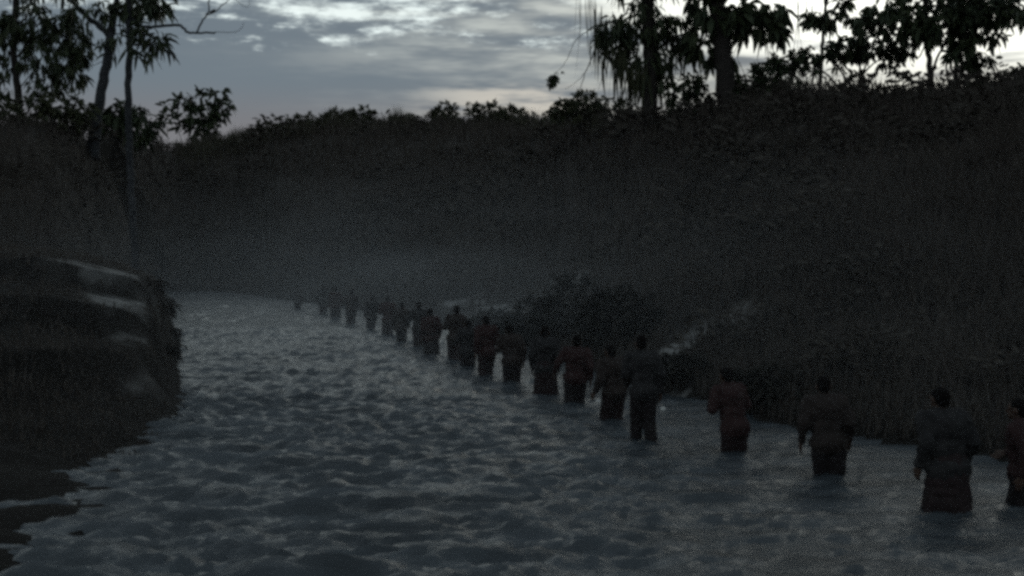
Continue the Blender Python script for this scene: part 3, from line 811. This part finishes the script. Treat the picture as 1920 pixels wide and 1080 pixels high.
# -- left bank trees
DL = float(hit(178, 300)[1])
KL = DL / 36.0
tree('dense_tree', 'dense dark leafy tree filling the top left corner', 'tree', DL + 3,
     [(40, 250, 0.14 * KL, 0), (33, 165, 0.12 * KL, 0), (25, 90, 0.11 * KL, 0), (30, 0, 0.10 * KL, 0), (40, -90, 0.06 * KL, 0)],
     [(60, 40, 60, 40, 520, 0), (120, 60, 48, 40, 420, .4), (95, 105, 66, 38, 480, 0), (130, 130, 36, 26, 220, -.3), (20, 60, 40, 40, 260, .3), (5, 120, 22, 26, 110, 0), (85, 160, 34, 20, 160, 0), (150, 90, 22, 30, 120, 0),
      (60, -40, 90, 40, 420, 0), (30, -100, 70, 40, 240, 0), (10, 160, 16, 20, 50, 0), (-40, 60, 50, 70, 300, 0)],
     [([(30, 110, 0), (70, 60, .3), (115, 50, .4)], .06, .02), ([(28, 90, 0), (0, 60, -.3), (-30, 50, -.3)], .06, .02), ([(34, 170, 0), (70, 130, .2), (125, 125, 0)], .05, .02)],
     M_leaf, M_bark, 'trees on the left bank', L=0.32 * KL, W=0.085 * KL, droop=0.5, hang=0.8, seed=51, per=0.95)
tree('forked_tree', 'forked pale trunk tree leaning in front of the dense dark tree at left', 'tree', DL,
     [(172, 330, 0.20 * KL, 0), (182, 220, 0.17 * KL, 0), (194, 150, 0.16 * KL, 0), (204, 100, 0.15 * KL, 0), (207, 62, 0.13 * KL, 0), (216, 20, 0.10 * KL, 0), (228, -50, 0.07 * KL, 0)],
     [(215, 40, 22, 14, 60, 0), (255, 12, 40, 16, 150, 0), (200, 12, 26, 14, 70, .3), (300, 0, 24, 10, 60, 0), (150, 20, 30, 18, 80, 0), (225, 70, 16, 10, 26, 0), (215, 95, 10, 10, 14, 0), (230, -60, 80, 40, 300, 0), (130, -30, 40, 24, 120, 0), (192, 85, 10, 14, 20, 0)],
     [([(204, 66, 0), (185, 48, .2), (166, 34, .3), (146, 14, .3), (126, -4, .4)], .10 * KL, .06 * KL), ([(203, 108, 0), (190, 116, .2), (172, 124, .3)], .04, .015), ([(206, 64, 0), (228, 62, .2), (240, 48, .4), (262, 20, .5)], .05, .02), ([(126, -4, .4), (105, -40, .6)], .06, .03)],
     M_leaf, M_bark_pale, 'trees on the left bank', L=0.36 * KL, W=0.09 * KL, droop=0.5, hang=0.6, seed=53)
DT = 33.0
tree('slim_trunk_tree', 'slim straight trunk rising from the lip of the left bank', 'tree', DT,
     [(257, 520, 0.12, 0), (250, 420, 0.11, 0), (244, 300, 0.105, 0), (240, 190, 0.10, 0), (243, 100, 0.10, 0), (241, 30, 0.09, 0), (243, -60, 0.07, 0)],
     [(288, 76, 24, 16, 70, .2), (306, 86, 16, 10, 36, .3), (272, 92, 14, 12, 34, 0), (244, 78, 10, 14, 24, 0), (262, 50, 18, 12, 36, 0), (270, 10, 40, 12, 120, 0), (300, -2, 30, 9, 70, .2), (245, -60, 70, 40, 260, 0), (236, 84, 8, 10, 14, 0)],
     [([(242, 60, 0), (262, 62, .2), (290, 72, .3), (312, 86, .4)], .04, .012),
      ([(241, 30, 0), (262, 48, .1), (290, 50, .1), (338, 48, 0), (350, 60, 0), (372, 62, 0), (404, 61, 0)], .055, .028),
      ([(370, 62, 0), (378, 42, .1), (390, 22, .1), (391, -4, .1)], .032, .018), ([(386, 28, .1), (404, 22, .1), (428, 0, .2), (440, -14, .2)], .024, .008),
      ([(404, 60, 0), (440, 60, -.1), (452, 54, -.1), (457, 42, -.1)], .010, .006), ([(395, 24, .1), (403, 18, .1)], .05, .03), ([(430, -12, .2), (462, 14, .3), (470, -6, .3)], .008, .006)],
     M_leaf, M_bark_pale, 'trees on the left bank', L=0.42, W=0.09, droop=0.4, hang=0.4, seed=55)
shrub('big_leaf_shrub', 'big-leaved shrub standing alone against the sky right of the left bank trees', float(hit(368, 268)[1]), 368,
      [(320, 210, 0), (345, 195, 0), (375, 185, 0), (408, 172, 0), (420, 195, .2)],
      [(320, 225, 22, 12, 60, 0), (340, 196, 18, 14, 56, 0), (372, 186, 16, 18, 60, .2), (408, 170, 11, 13, 34, 0), (424, 196, 12, 10, 28, 0), (375, 212, 34, 18, 150, 0), (312, 200, 9, 9, 16, 0), (400, 212, 24, 14, 70, .3), (418, 218, 9, 6, 12, 0), (370, 240, 44, 14, 150, 0)],
      1.15, 0.42, M_leaf, 61, 'shrubs along the ridges', 0.3, 0.0)
shrub('palm_leaf_shrub', 'shrub with drooping leaves at the right of the slim trunk on the left slope', float(hit(240, 272)[1]), 240,
      [(215, 205, 0), (250, 205, 0), (265, 215, 0)],
      [(225, 212, 30, 18, 140, 0), (258, 214, 20, 14, 70, 0), (275, 240, 14, 14, 46, 0), (205, 230, 40, 18, 150, 0), (250, 245, 34, 18, 130, 0), (190, 210, 18, 14, 50, 0)], 1.0, 0.28, M_leaf, 62, 'shrubs along the ridges', 0.6, 0.3)
shrub('bushy_shrub', 'bushy dark shrub under the dense tree at the left edge', float(hit(110, 245)[1]), 110,
      [(70, 195, 0), (120, 190, 0), (150, 200, 0)],
      [(60, 205, 40, 18, 170, 0), (115, 196, 36, 20, 190, 0), (155, 208, 26, 16, 110, 0), (10, 212, 40, 16, 130, 0), (100, 225, 70, 16, 200, 0)], 0.62, 0.2, M_leaf2, 63, 'shrubs along the ridges')

# -- grass tussocks hanging over the undercut tip of the left bank
for (px, py, r, n, lab, sd) in [(292, 534, 0.30, 220, 'dark grass tussock on the lip of the left bank tip', 71), (314, 572, 0.34, 240, 'dark tussock hanging halfway down the left bank tip', 72),
                               (332, 622, 0.26, 200, 'small round tussock jutting from the left bank over the water', 73), (322, 655, 0.28, 200, 'lowest dark tussock at the foot of the left bank tip', 74)]:
    rng = np.random.default_rng(sd)
    h2 = hit(px - 12, py)
    if h2[1] > 60: h2 = np.array((at(px - 12, py, 31).x, 31))
    c = at(px - 8, py, h2[1])
    t = thing('grass_tussock', lab, 'tussock', c, 'tussocks on the left bank')
    mb = MB(tuple(c))
    ph = rng.uniform(0, 2 * math.pi, n)
    dirs = np.stack([np.cos(ph), np.sin(ph), rng.uniform(-0.5, 1.2, n)], 1)
    cen = np.array(c) + rng.normal(size=(n, 3)) * r * 0.22
    leaves(mb, cen, dirs, r * rng.uniform(0.5, 1.2, n), np.full(n, 0.022), 0.8, rng)
    mb.build('blades', M_grass, t, smooth=False)
    mb = MB(tuple(c)); mb.tube([c + Vector((-.5, .1, -.15)), c + Vector((-.2, 0, -.05)), c], [.22, .2, .08], 8); mb.build('root_ball', M_bark, t)

# ------------------------------------------------------------------ people wading in line
def capsule(mb, a, b, ra, rb, seg=12, rings=4):
    a = Vector(a); b = Vector(b)
    d = (b - a); L = d.length
    d = d.normalized() if L > 1e-6 else Vector((0, 0, 1))
    x = d.cross(Vector((0, 1, 0)) if abs(d.y) < 0.9 else Vector((1, 0, 0))).normalized(); y = d.cross(x)
    prof = []
    for k in range(rings + 1):
        th = math.pi / 2 * k / rings
        prof.append((-ra * math.cos(th), max(ra * math.sin(th), 1e-4)))
    for k in range(rings + 1):
        th = math.pi / 2 * k / rings
        prof.append((L + rb * math.sin(th), max(rb * math.cos(th), 1e-4)))
    v = []
    for (h, r) in prof:
        for s in range(seg):
            t = 2 * math.pi * s / seg
            v.append(tuple(a + d * h + x * (r * math.cos(t)) + y * (r * math.sin(t))))
    q = []
    for i in range(len(prof) - 1):
        for s in range(seg):
            q.append((i * seg + s, i * seg + (s + 1) % seg, (i + 1) * seg + (s + 1) % seg, (i + 1) * seg + s))
    n = len(v)
    v.append(tuple(a - d * ra)); v.append(tuple(b + d * rb))
    t = [((s + 1) % seg, s, n) for s in range(seg)] + [((len(prof) - 1) * seg + s, (len(prof) - 1) * seg + (s + 1) % seg, n + 1) for s in range(seg)]
    mb.add(v, t, q)
def ellipsoid(mb, c, r, rot=0.0):
    m2 = MB(); capsule(m2, (0, 0, 0), (0, 0, 1e-7), 1, 1, 16, 6)
    v = np.concatenate(m2.v) * np.array(r)
    cs, sn = math.cos(rot), math.sin(rot)
    v = np.stack([v[:, 0], v[:, 1] * cs - v[:, 2] * sn, v[:, 1] * sn + v[:, 2] * cs], 1) + np.array(c)
    mb.add(v, np.concatenate(m2.t), np.concatenate(m2.q))
def lerp(a, b, t):
    return tuple(Vector(a).lerp(Vector(b), t))
def remesh(mb, voxel, smooth_it=3):
    v = np.concatenate(mb.v)
    me = mesh_np('tmp', v, np.concatenate(mb.t), np.concatenate(mb.q))
    o = bpy.data.objects.new('tmp', me); COL.objects.link(o)
    m = o.modifiers.new('r', 'REMESH'); m.mode = 'VOXEL'; m.voxel_size = voxel; m.use_smooth_shade = True
    s = o.modifiers.new('s', 'SMOOTH'); s.iterations = smooth_it; s.factor = 0.5
    dg = bpy.context.evaluated_depsgraph_get()
    out = bpy.data.meshes.new_from_object(o.evaluated_get(dg))
    bpy.data.objects.remove(o); bpy.data.meshes.remove(me)
    return out

POSES = [  # arms are held a little out from the body, as people do when wading
    dict(lk=(-.085, .10, .50), la=(-.09, .10, .09), rk=(.085, .05, .50), ra=(.09, -.14, .10), le=(-.275, -.05, 1.15), lw=(-.30, .10, .93), re=(.255, -.08, 1.15), rw=(.26, .06, .94), lean=.09, coat=.80, skirt=False),
    dict(lk=(-.085, .03, .50), la=(-.09, -.12, .10), rk=(.085, .11, .51), ra=(.09, .12, .09), le=(-.25, -.12, 1.15), lw=(-.26, -.04, .90), re=(.27, .04, 1.15), rw=(.20, .22, 1.05), lean=.05, coat=.77, skirt=False),
    dict(lk=(-.085, .11, .50), la=(-.09, .12, .09), rk=(.085, .02, .50), ra=(.09, -.10, .10), le=(-.26, .02, 1.16), lw=(-.15, .22, 1.18), re=(.25, -.12, 1.15), rw=(.25, -.02, .90), lean=.10, coat=.79, skirt=False),
    dict(lk=(-.085, .05, .50), la=(-.09, -.04, .09), rk=(.085, .09, .50), ra=(.09, .10, .09), le=(-.25, -.06, 1.15), lw=(-.255, .07, .92), re=(.25, -.07, 1.15), rw=(.25, .08, .92), lean=.07, coat=.76, skirt=True),
    dict(lk=(-.085, .08, .50), la=(-.09, .05, .09), rk=(.085, .04, .50), ra=(.09, -.06, .09), le=(-.285, .04, 1.17), lw=(-.14, .24, 1.18), re=(.285, .05, 1.17), rw=(.15, .25, 1.15), lean=.12, coat=.78, skirt=False),
    dict(lk=(-.085, .04, .50), la=(-.09, -.10, .10), rk=(.085, .10, .50), ra=(.09, .11, .09), le=(-.31, -.02, 1.18), lw=(-.37, .10, 1.0), re=(.26, -.10, 1.15), rw=(.27, .0, .91), lean=.02, coat=.80, skirt=False)]

def make_person_meshes(P):
    ln = P['lean']
    def up(p): return (p[0], p[1] + ln * (p[2] - 0.9) / 0.6, p[2])
    hipL, hipR = (-.09, 0, .90), (.09, 0, .90)
    shL, shR = up((-.185, 0, 1.395)), up((.185, 0, 1.395))
    le, lw, re, rw = up(P['le']), up(P['lw']), up(P['re']), up(P['rw'])
    hc = Vector(up((0.0, .02, 1.575)))
    b = MB()
    # trunk
    ellipsoid(b, (0, 0, .93), (.165, .115, .13)); ellipsoid(b, up((0, 0, 1.08)), (.145, .105, .16)); ellipsoid(b, up((0, .005, 1.26)), (.175, .12, .19))
    capsule(b, shL, shR, .065, .065); capsule(b, up((0, 0, 1.36)), up((0, .012, 1.49)), .072, .060)
    # head: skull, jaw, nose, brow, ears, lips
    ellipsoid(b, hc + Vector((0, -.012, .02)), (.076, .096, .100)); ellipsoid(b, hc + Vector((0, .028, -.055)), (.056, .062, .062))
    capsule(b, hc + Vector((0, .082, .005)), hc + Vector((0, .100, -.028)), .010, .016); capsule(b, hc + Vector((-.04, .078, .025)), hc + Vector((.04, .078, .025)), .014, .014)
    capsule(b, hc + Vector((-.02, .082, -.062)), hc + Vector((.02, .082, -.062)), .010, .010); ellipsoid(b, hc + Vector((0, .075, -.095)), (.022, .018, .018))
    for s in (-1, 1):
        ellipsoid(b, hc + Vector((s * .080, -.005, -.005)), (.012, .022, .034))
        ellipsoid(b, hc + Vector((s * .032, .082, .004)), (.012, .008, .008))
    # limbs
    for h, k, a in ((hipL, P['lk'], P['la']), (hipR, P['rk'], P['ra'])):
        capsule(b, h, k, .088, .056); capsule(b, k, a, .055, .038); capsule(b, lerp(k, a, .2), lerp(k, a, .55), .052, .046)
        f = Vector(a); capsule(b, f + Vector((0, -.035, -.045)), f + Vector((0, .15, -.060)), .036, .030)
    for s, e, w, sg in ((shL, le, lw, -1), (shR, re, rw, 1)):
        capsule(b, s, e, .056, .043); capsule(b, e, w, .042, .029)
        d = (Vector(w) - Vector(e)).normalized()
        palm = Vector(w) + d * .05
        sd = Vector((0, 1, 0)) - d * d.y; sd.normalize()
        capsule(b, Vector(w) + d * .02 + sd * .018, palm + d * .04 + sd * .022, .022, .020); capsule(b, Vector(w) + d * .02 - sd * .018, palm + d * .04 - sd * .022, .022, .020)
        nrm = d.cross(sd) * (-sg)
        for i, (off, fl) in enumerate(((.034, .070), (.012, .080), (-.011, .074), (-.033, .056))):
            p0 = palm + d * .045 + sd * off; p1 = p0 + d * fl * .55 + nrm * .008; p2 = p1 + d * fl * .40 + nrm * .028
            capsule(b, p0, p1, .0098, .0092, 8, 2); capsule(b, p1, p2, .0092, .0082, 8, 2)
        t0 = Vector(w) + d * .04 + sd * .03; t1 = t0 + d * .035 + sd * .03; t2 = t1 + d * .035 + sd * .006 + nrm * .012
        capsule(b, t0, t1, .0125, .0115, 8, 2); capsule(b, t1, t2, .0115, .0095, 8, 2)
    body = remesh(b, 0.0105, 2)
    # loose shirt with long sleeves, ends at the hem and at the wrists
    c = MB()
    ellipsoid(c, up((0, .0, 1.27)), (.222, .162, .20)); ellipsoid(c, up((0, -.05, 1.30)), (.17, .13, .15)); capsule(c, up((-.17, 0, 1.385)), up((.17, 0, 1.385)), .088, .088); capsule(c, up((-.06, 0, 1.425)), up((.06, 0, 1.425)), .078, .078)
    z0 = P['coat']
    ellipsoid(c, up((0, 0, 1.10)), (.190, .140, .24)); ellipsoid(c, (0, 0, z0 + .13), (.225, .165, .17))
    for s, e, w in ((shL, le, lw), (shR, re, rw)):
        capsule(c, s, e, .090, .076); capsule(c, e, lerp(e, w, .90), .074, .050)
        capsule(c, lerp(s, e, .45), lerp(s, e, .6), .076, .074)
    shirt = remesh(c, 0.016, 3)
    lo = MB()
    if P['skirt']:
        for k in range(26):
            z = .98 - k * .026
            ellipsoid(lo, (0, .0015 * k, z), (.185 + .003 * k, .140 + .004 * k, .11))
        for k_, a_ in ((P['lk'], P['la']), (P['rk'], P['ra'])):
            capsule(lo, k_, lerp(k_, a_, .75), .075, .06)
    else:
        ellipsoid(lo, (0, 0, .92), (.19, .135, .14))
        for h, k_, a_ in ((hipL, P['lk'], P['la']), (hipR, P['rk'], P['ra'])):
            capsule(lo, h, k_, .118, .100); capsule(lo, k_, lerp(k_, a_, .92), .100, .088)
            capsule(lo, lerp(k_, a_, .3), lerp(k_, a_, .35), .100, .096)
    lower = remesh(lo, 0.016, 3)
    for me_, amp, sd_ in ((shirt, .013, 1), (lower, .012, 5)):   # folds in the cloth
        co = np.zeros(len(me_.vertices) * 3, np.float32); me_.vertices.foreach_get('co', co); co = co.reshape(-1, 3)
        no = np.zeros(len(me_.vertices) * 3, np.float32); me_.vertices.foreach_get('normal', no); no = no.reshape(-1, 3)
        f = vnoise(co[:, 0] * 26 + co[:, 2] * 9, co[:, 1] * 26 + co[:, 2] * 7, sd_) + vnoise(co[:, 2] * 22, co[:, 0] * 14 + co[:, 1] * 14, sd_ + 2) - 1
        co += no * (f * amp * 1.6)[:, None]
        me_.vertices.foreach_set('co', co.ravel()); me_.update()
    hr = MB()
    ellipsoid(hr, hc + Vector((0, -.022, .034)), (.084, .098, .096)); ellipsoid(hr, hc + Vector((0, -.058, -.022)), (.068, .052, .066))
    hair = remesh(hr, 0.014, 1)
    return body, shirt, lower, hair
VAR = [make_person_meshes(P) for P in POSES]

def person(i, px, py, sub, va, sz, wf, heading, label):
    X, Y = pxy(px, py)
    t = thing('person', label, 'person', (X, Y, -sub), 'people wading in a line')
    t.scale = (sz * wf * 0.90, sz * wf * 0.95, sz * random.uniform(0.95, 1.03))
    t.rotation_euler = (random.uniform(-.05, .06), random.uniform(-.06, .06), heading)
    body, shirt, lower, hair = VAR[va]
    for nm, me_, mt in (('body', body, M_skin), ('shirt', shirt, M_shirt[i % 3]), ('trousers' if not POSES[va]['skirt'] else 'skirt', lower, M_trouser[i % 2]), ('hair', hair, M_hair)):
        if not me_.materials:
            me_.materials.append(mt)
        o = bpy.data.objects.new(nm, me_); COL.objects.link(o); o.parent = t
        o.material_slots[0].link = 'OBJECT'; o.material_slots[0].material = mt
    return t
LABELS = [
    'dark figure cut off by the right edge of the frame, wading',
    'broad dark figure wading nearest the camera, long garment reaching the water',
    'dark figure with arms held out from the sides, second whole one from the right',
    'dark figure with elbows out, standing apart left of the one with arms held out',
    'tallest looking dark figure, standing in shallow water at the middle of the line',
    'dark figure just behind and left of the tallest looking one',
    'dark figure third in the close group, right of the pale water gap',
    'dark bulky figure between two others in the close middle group',
    'dark figure framed by two pale gaps of water at the left of the close group',
    'first figure left of the two pale water gaps',
    'second figure left of the two pale water gaps',
    'third figure left of the two pale water gaps',
    'fourth figure left of the two pale water gaps, in the crowded far stretch',
    'fifth figure left of the two pale water gaps, in the crowded far stretch',
    'sixth figure left of the two pale water gaps, fading in the haze',
    'seventh figure left of the two pale water gaps, fading in the haze',
    'rightmost of the five hazy figures farthest up the river',
    'second from right of the five hazy figures farthest up the river',
    'middle one of the five hazy figures farthest up the river',
    'second from left of the five hazy figures farthest up the river',
    'leftmost and farthest figure of the line, faint in the haze up the river']
pts = [pxy(p[0], p[1]) for p in PEOPLE_PX]
for i, p_ in enumerate(PEOPLE_PX):
    a = pts[i]; b = pts[min(i + 1, len(pts) - 1)] if i < len(pts) - 1 else (2 * pts[i][0] - pts[i - 1][0], 2 * pts[i][1] - pts[i - 1][1])
    hd = math.atan2(-(b[0] - a[0]), b[1] - a[1]) * 0.55 + random.uniform(-.4, .4)
    person(i, *p_, hd, LABELS[i])

# ------------------------------------------------------------------ stones in the river
def stone(px, py, size, label, mat, seed, name='river_stone', lift=0.3, group='stones in the river'):
    rng = np.random.default_rng(seed)
    X, Y = pxy(px, py)
    bm = bmesh.new()
    bmesh.ops.create_icosphere(bm, subdivisions=3, radius=1)
    for v in bm.verts:
        c = v.co.copy()
        n = fbm(np.array([c.x * 1.2 + seed]), np.array([c.y * 1.2 + c.z * 1.7]), 3, seed)[0]
        v.co = Vector((c.x * size[0], c.y * size[1], c.z * size[2])) * (1 + n * 0.7)
    me = bpy.data.meshes.new(name); bm.to_mesh(me); bm.free()
    me.polygons.foreach_set('use_smooth', np.ones(len(me.polygons), bool))
    o = obj(name, me, mat)
    o.location = (X, Y, size[2] * (lift - 0.5)); o.rotation_euler = (0, 0, rng.uniform(0, 6))
    return tag(o, label, 'stone', group)
stone(1121, 757, (.05, .05, .05), 'small bright pale stone at the waterline beside the close middle group', M_stone_pale, 1, lift=1.1)
stone(1243, 770, (.045, .045, .04), 'small pale stone at the water edge right of the tallest figure', M_stone_pale, 2, lift=1.0)

# ------------------------------------------------------------------ low mist lying over the far reach of the river
bm = bmesh.new()
bmesh.ops.create_icosphere(bm, subdivisions=5, radius=1.0)
me = bpy.data.meshes.new('mist'); bm.to_mesh(me); bm.free()
m = bpy.data.materials.new('mist'); m.use_nodes = True
nt = m.node_tree; nt.nodes.clear()
pv = nt.nodes.new('ShaderNodeVolumePrincipled')
pv.inputs['Color'].default_value = (0.86, 0.92, 0.97, 1)
tcm = nt.nodes.new('ShaderNodeTexCoord')
gr = nt.nodes.new('ShaderNodeTexGradient'); gr.gradient_type = 'QUADRATIC_SPHERE'
nt.links.new(tcm.outputs['Object'], gr.inputs[0])
mm = nt.nodes.new('ShaderNodeMath'); mm.operation = 'MULTIPLY'; mm.inputs[1].default_value = 0.0145
nzm = nt.nodes.new('ShaderNodeTexNoise'); nzm.inputs['Scale'].default_value = 3.2; nzm.inputs['Detail'].default_value = 2
nt.links.new(tcm.outputs['Object'], nzm.inputs['Vector'])
mr = nt.nodes.new('ShaderNodeMapRange'); mr.inputs[1].default_value = 0.36; mr.inputs[2].default_value = 0.66; mr.inputs[3].default_value = 0.35; mr.inputs[4].default_value = 1.6
nt.links.new(nzm.outputs[0], mr.inputs[0])
m3 = nt.nodes.new('ShaderNodeMath'); m3.operation = 'MULTIPLY'
nt.links.new(gr.outputs['Fac'], m3.inputs[0]); nt.links.new(mr.outputs[0], m3.inputs[1])
nt.links.new(m3.outputs[0], mm.inputs[0])
nt.links.new(mm.outputs[0], pv.inputs['Density'])
om = nt.nodes.new('ShaderNodeOutputMaterial')
nt.links.new(pv.outputs[0], om.inputs['Volume'])
mist = tag(obj('mist', me, m), 'low pale mist lying over the far reach of the river', 'mist', kind='stuff')
mist.location = (-2.0, 39, 0.8)
mist.rotation_euler = (0, 0, math.radians(14))
mist.scale = (22, 42, 5.8)
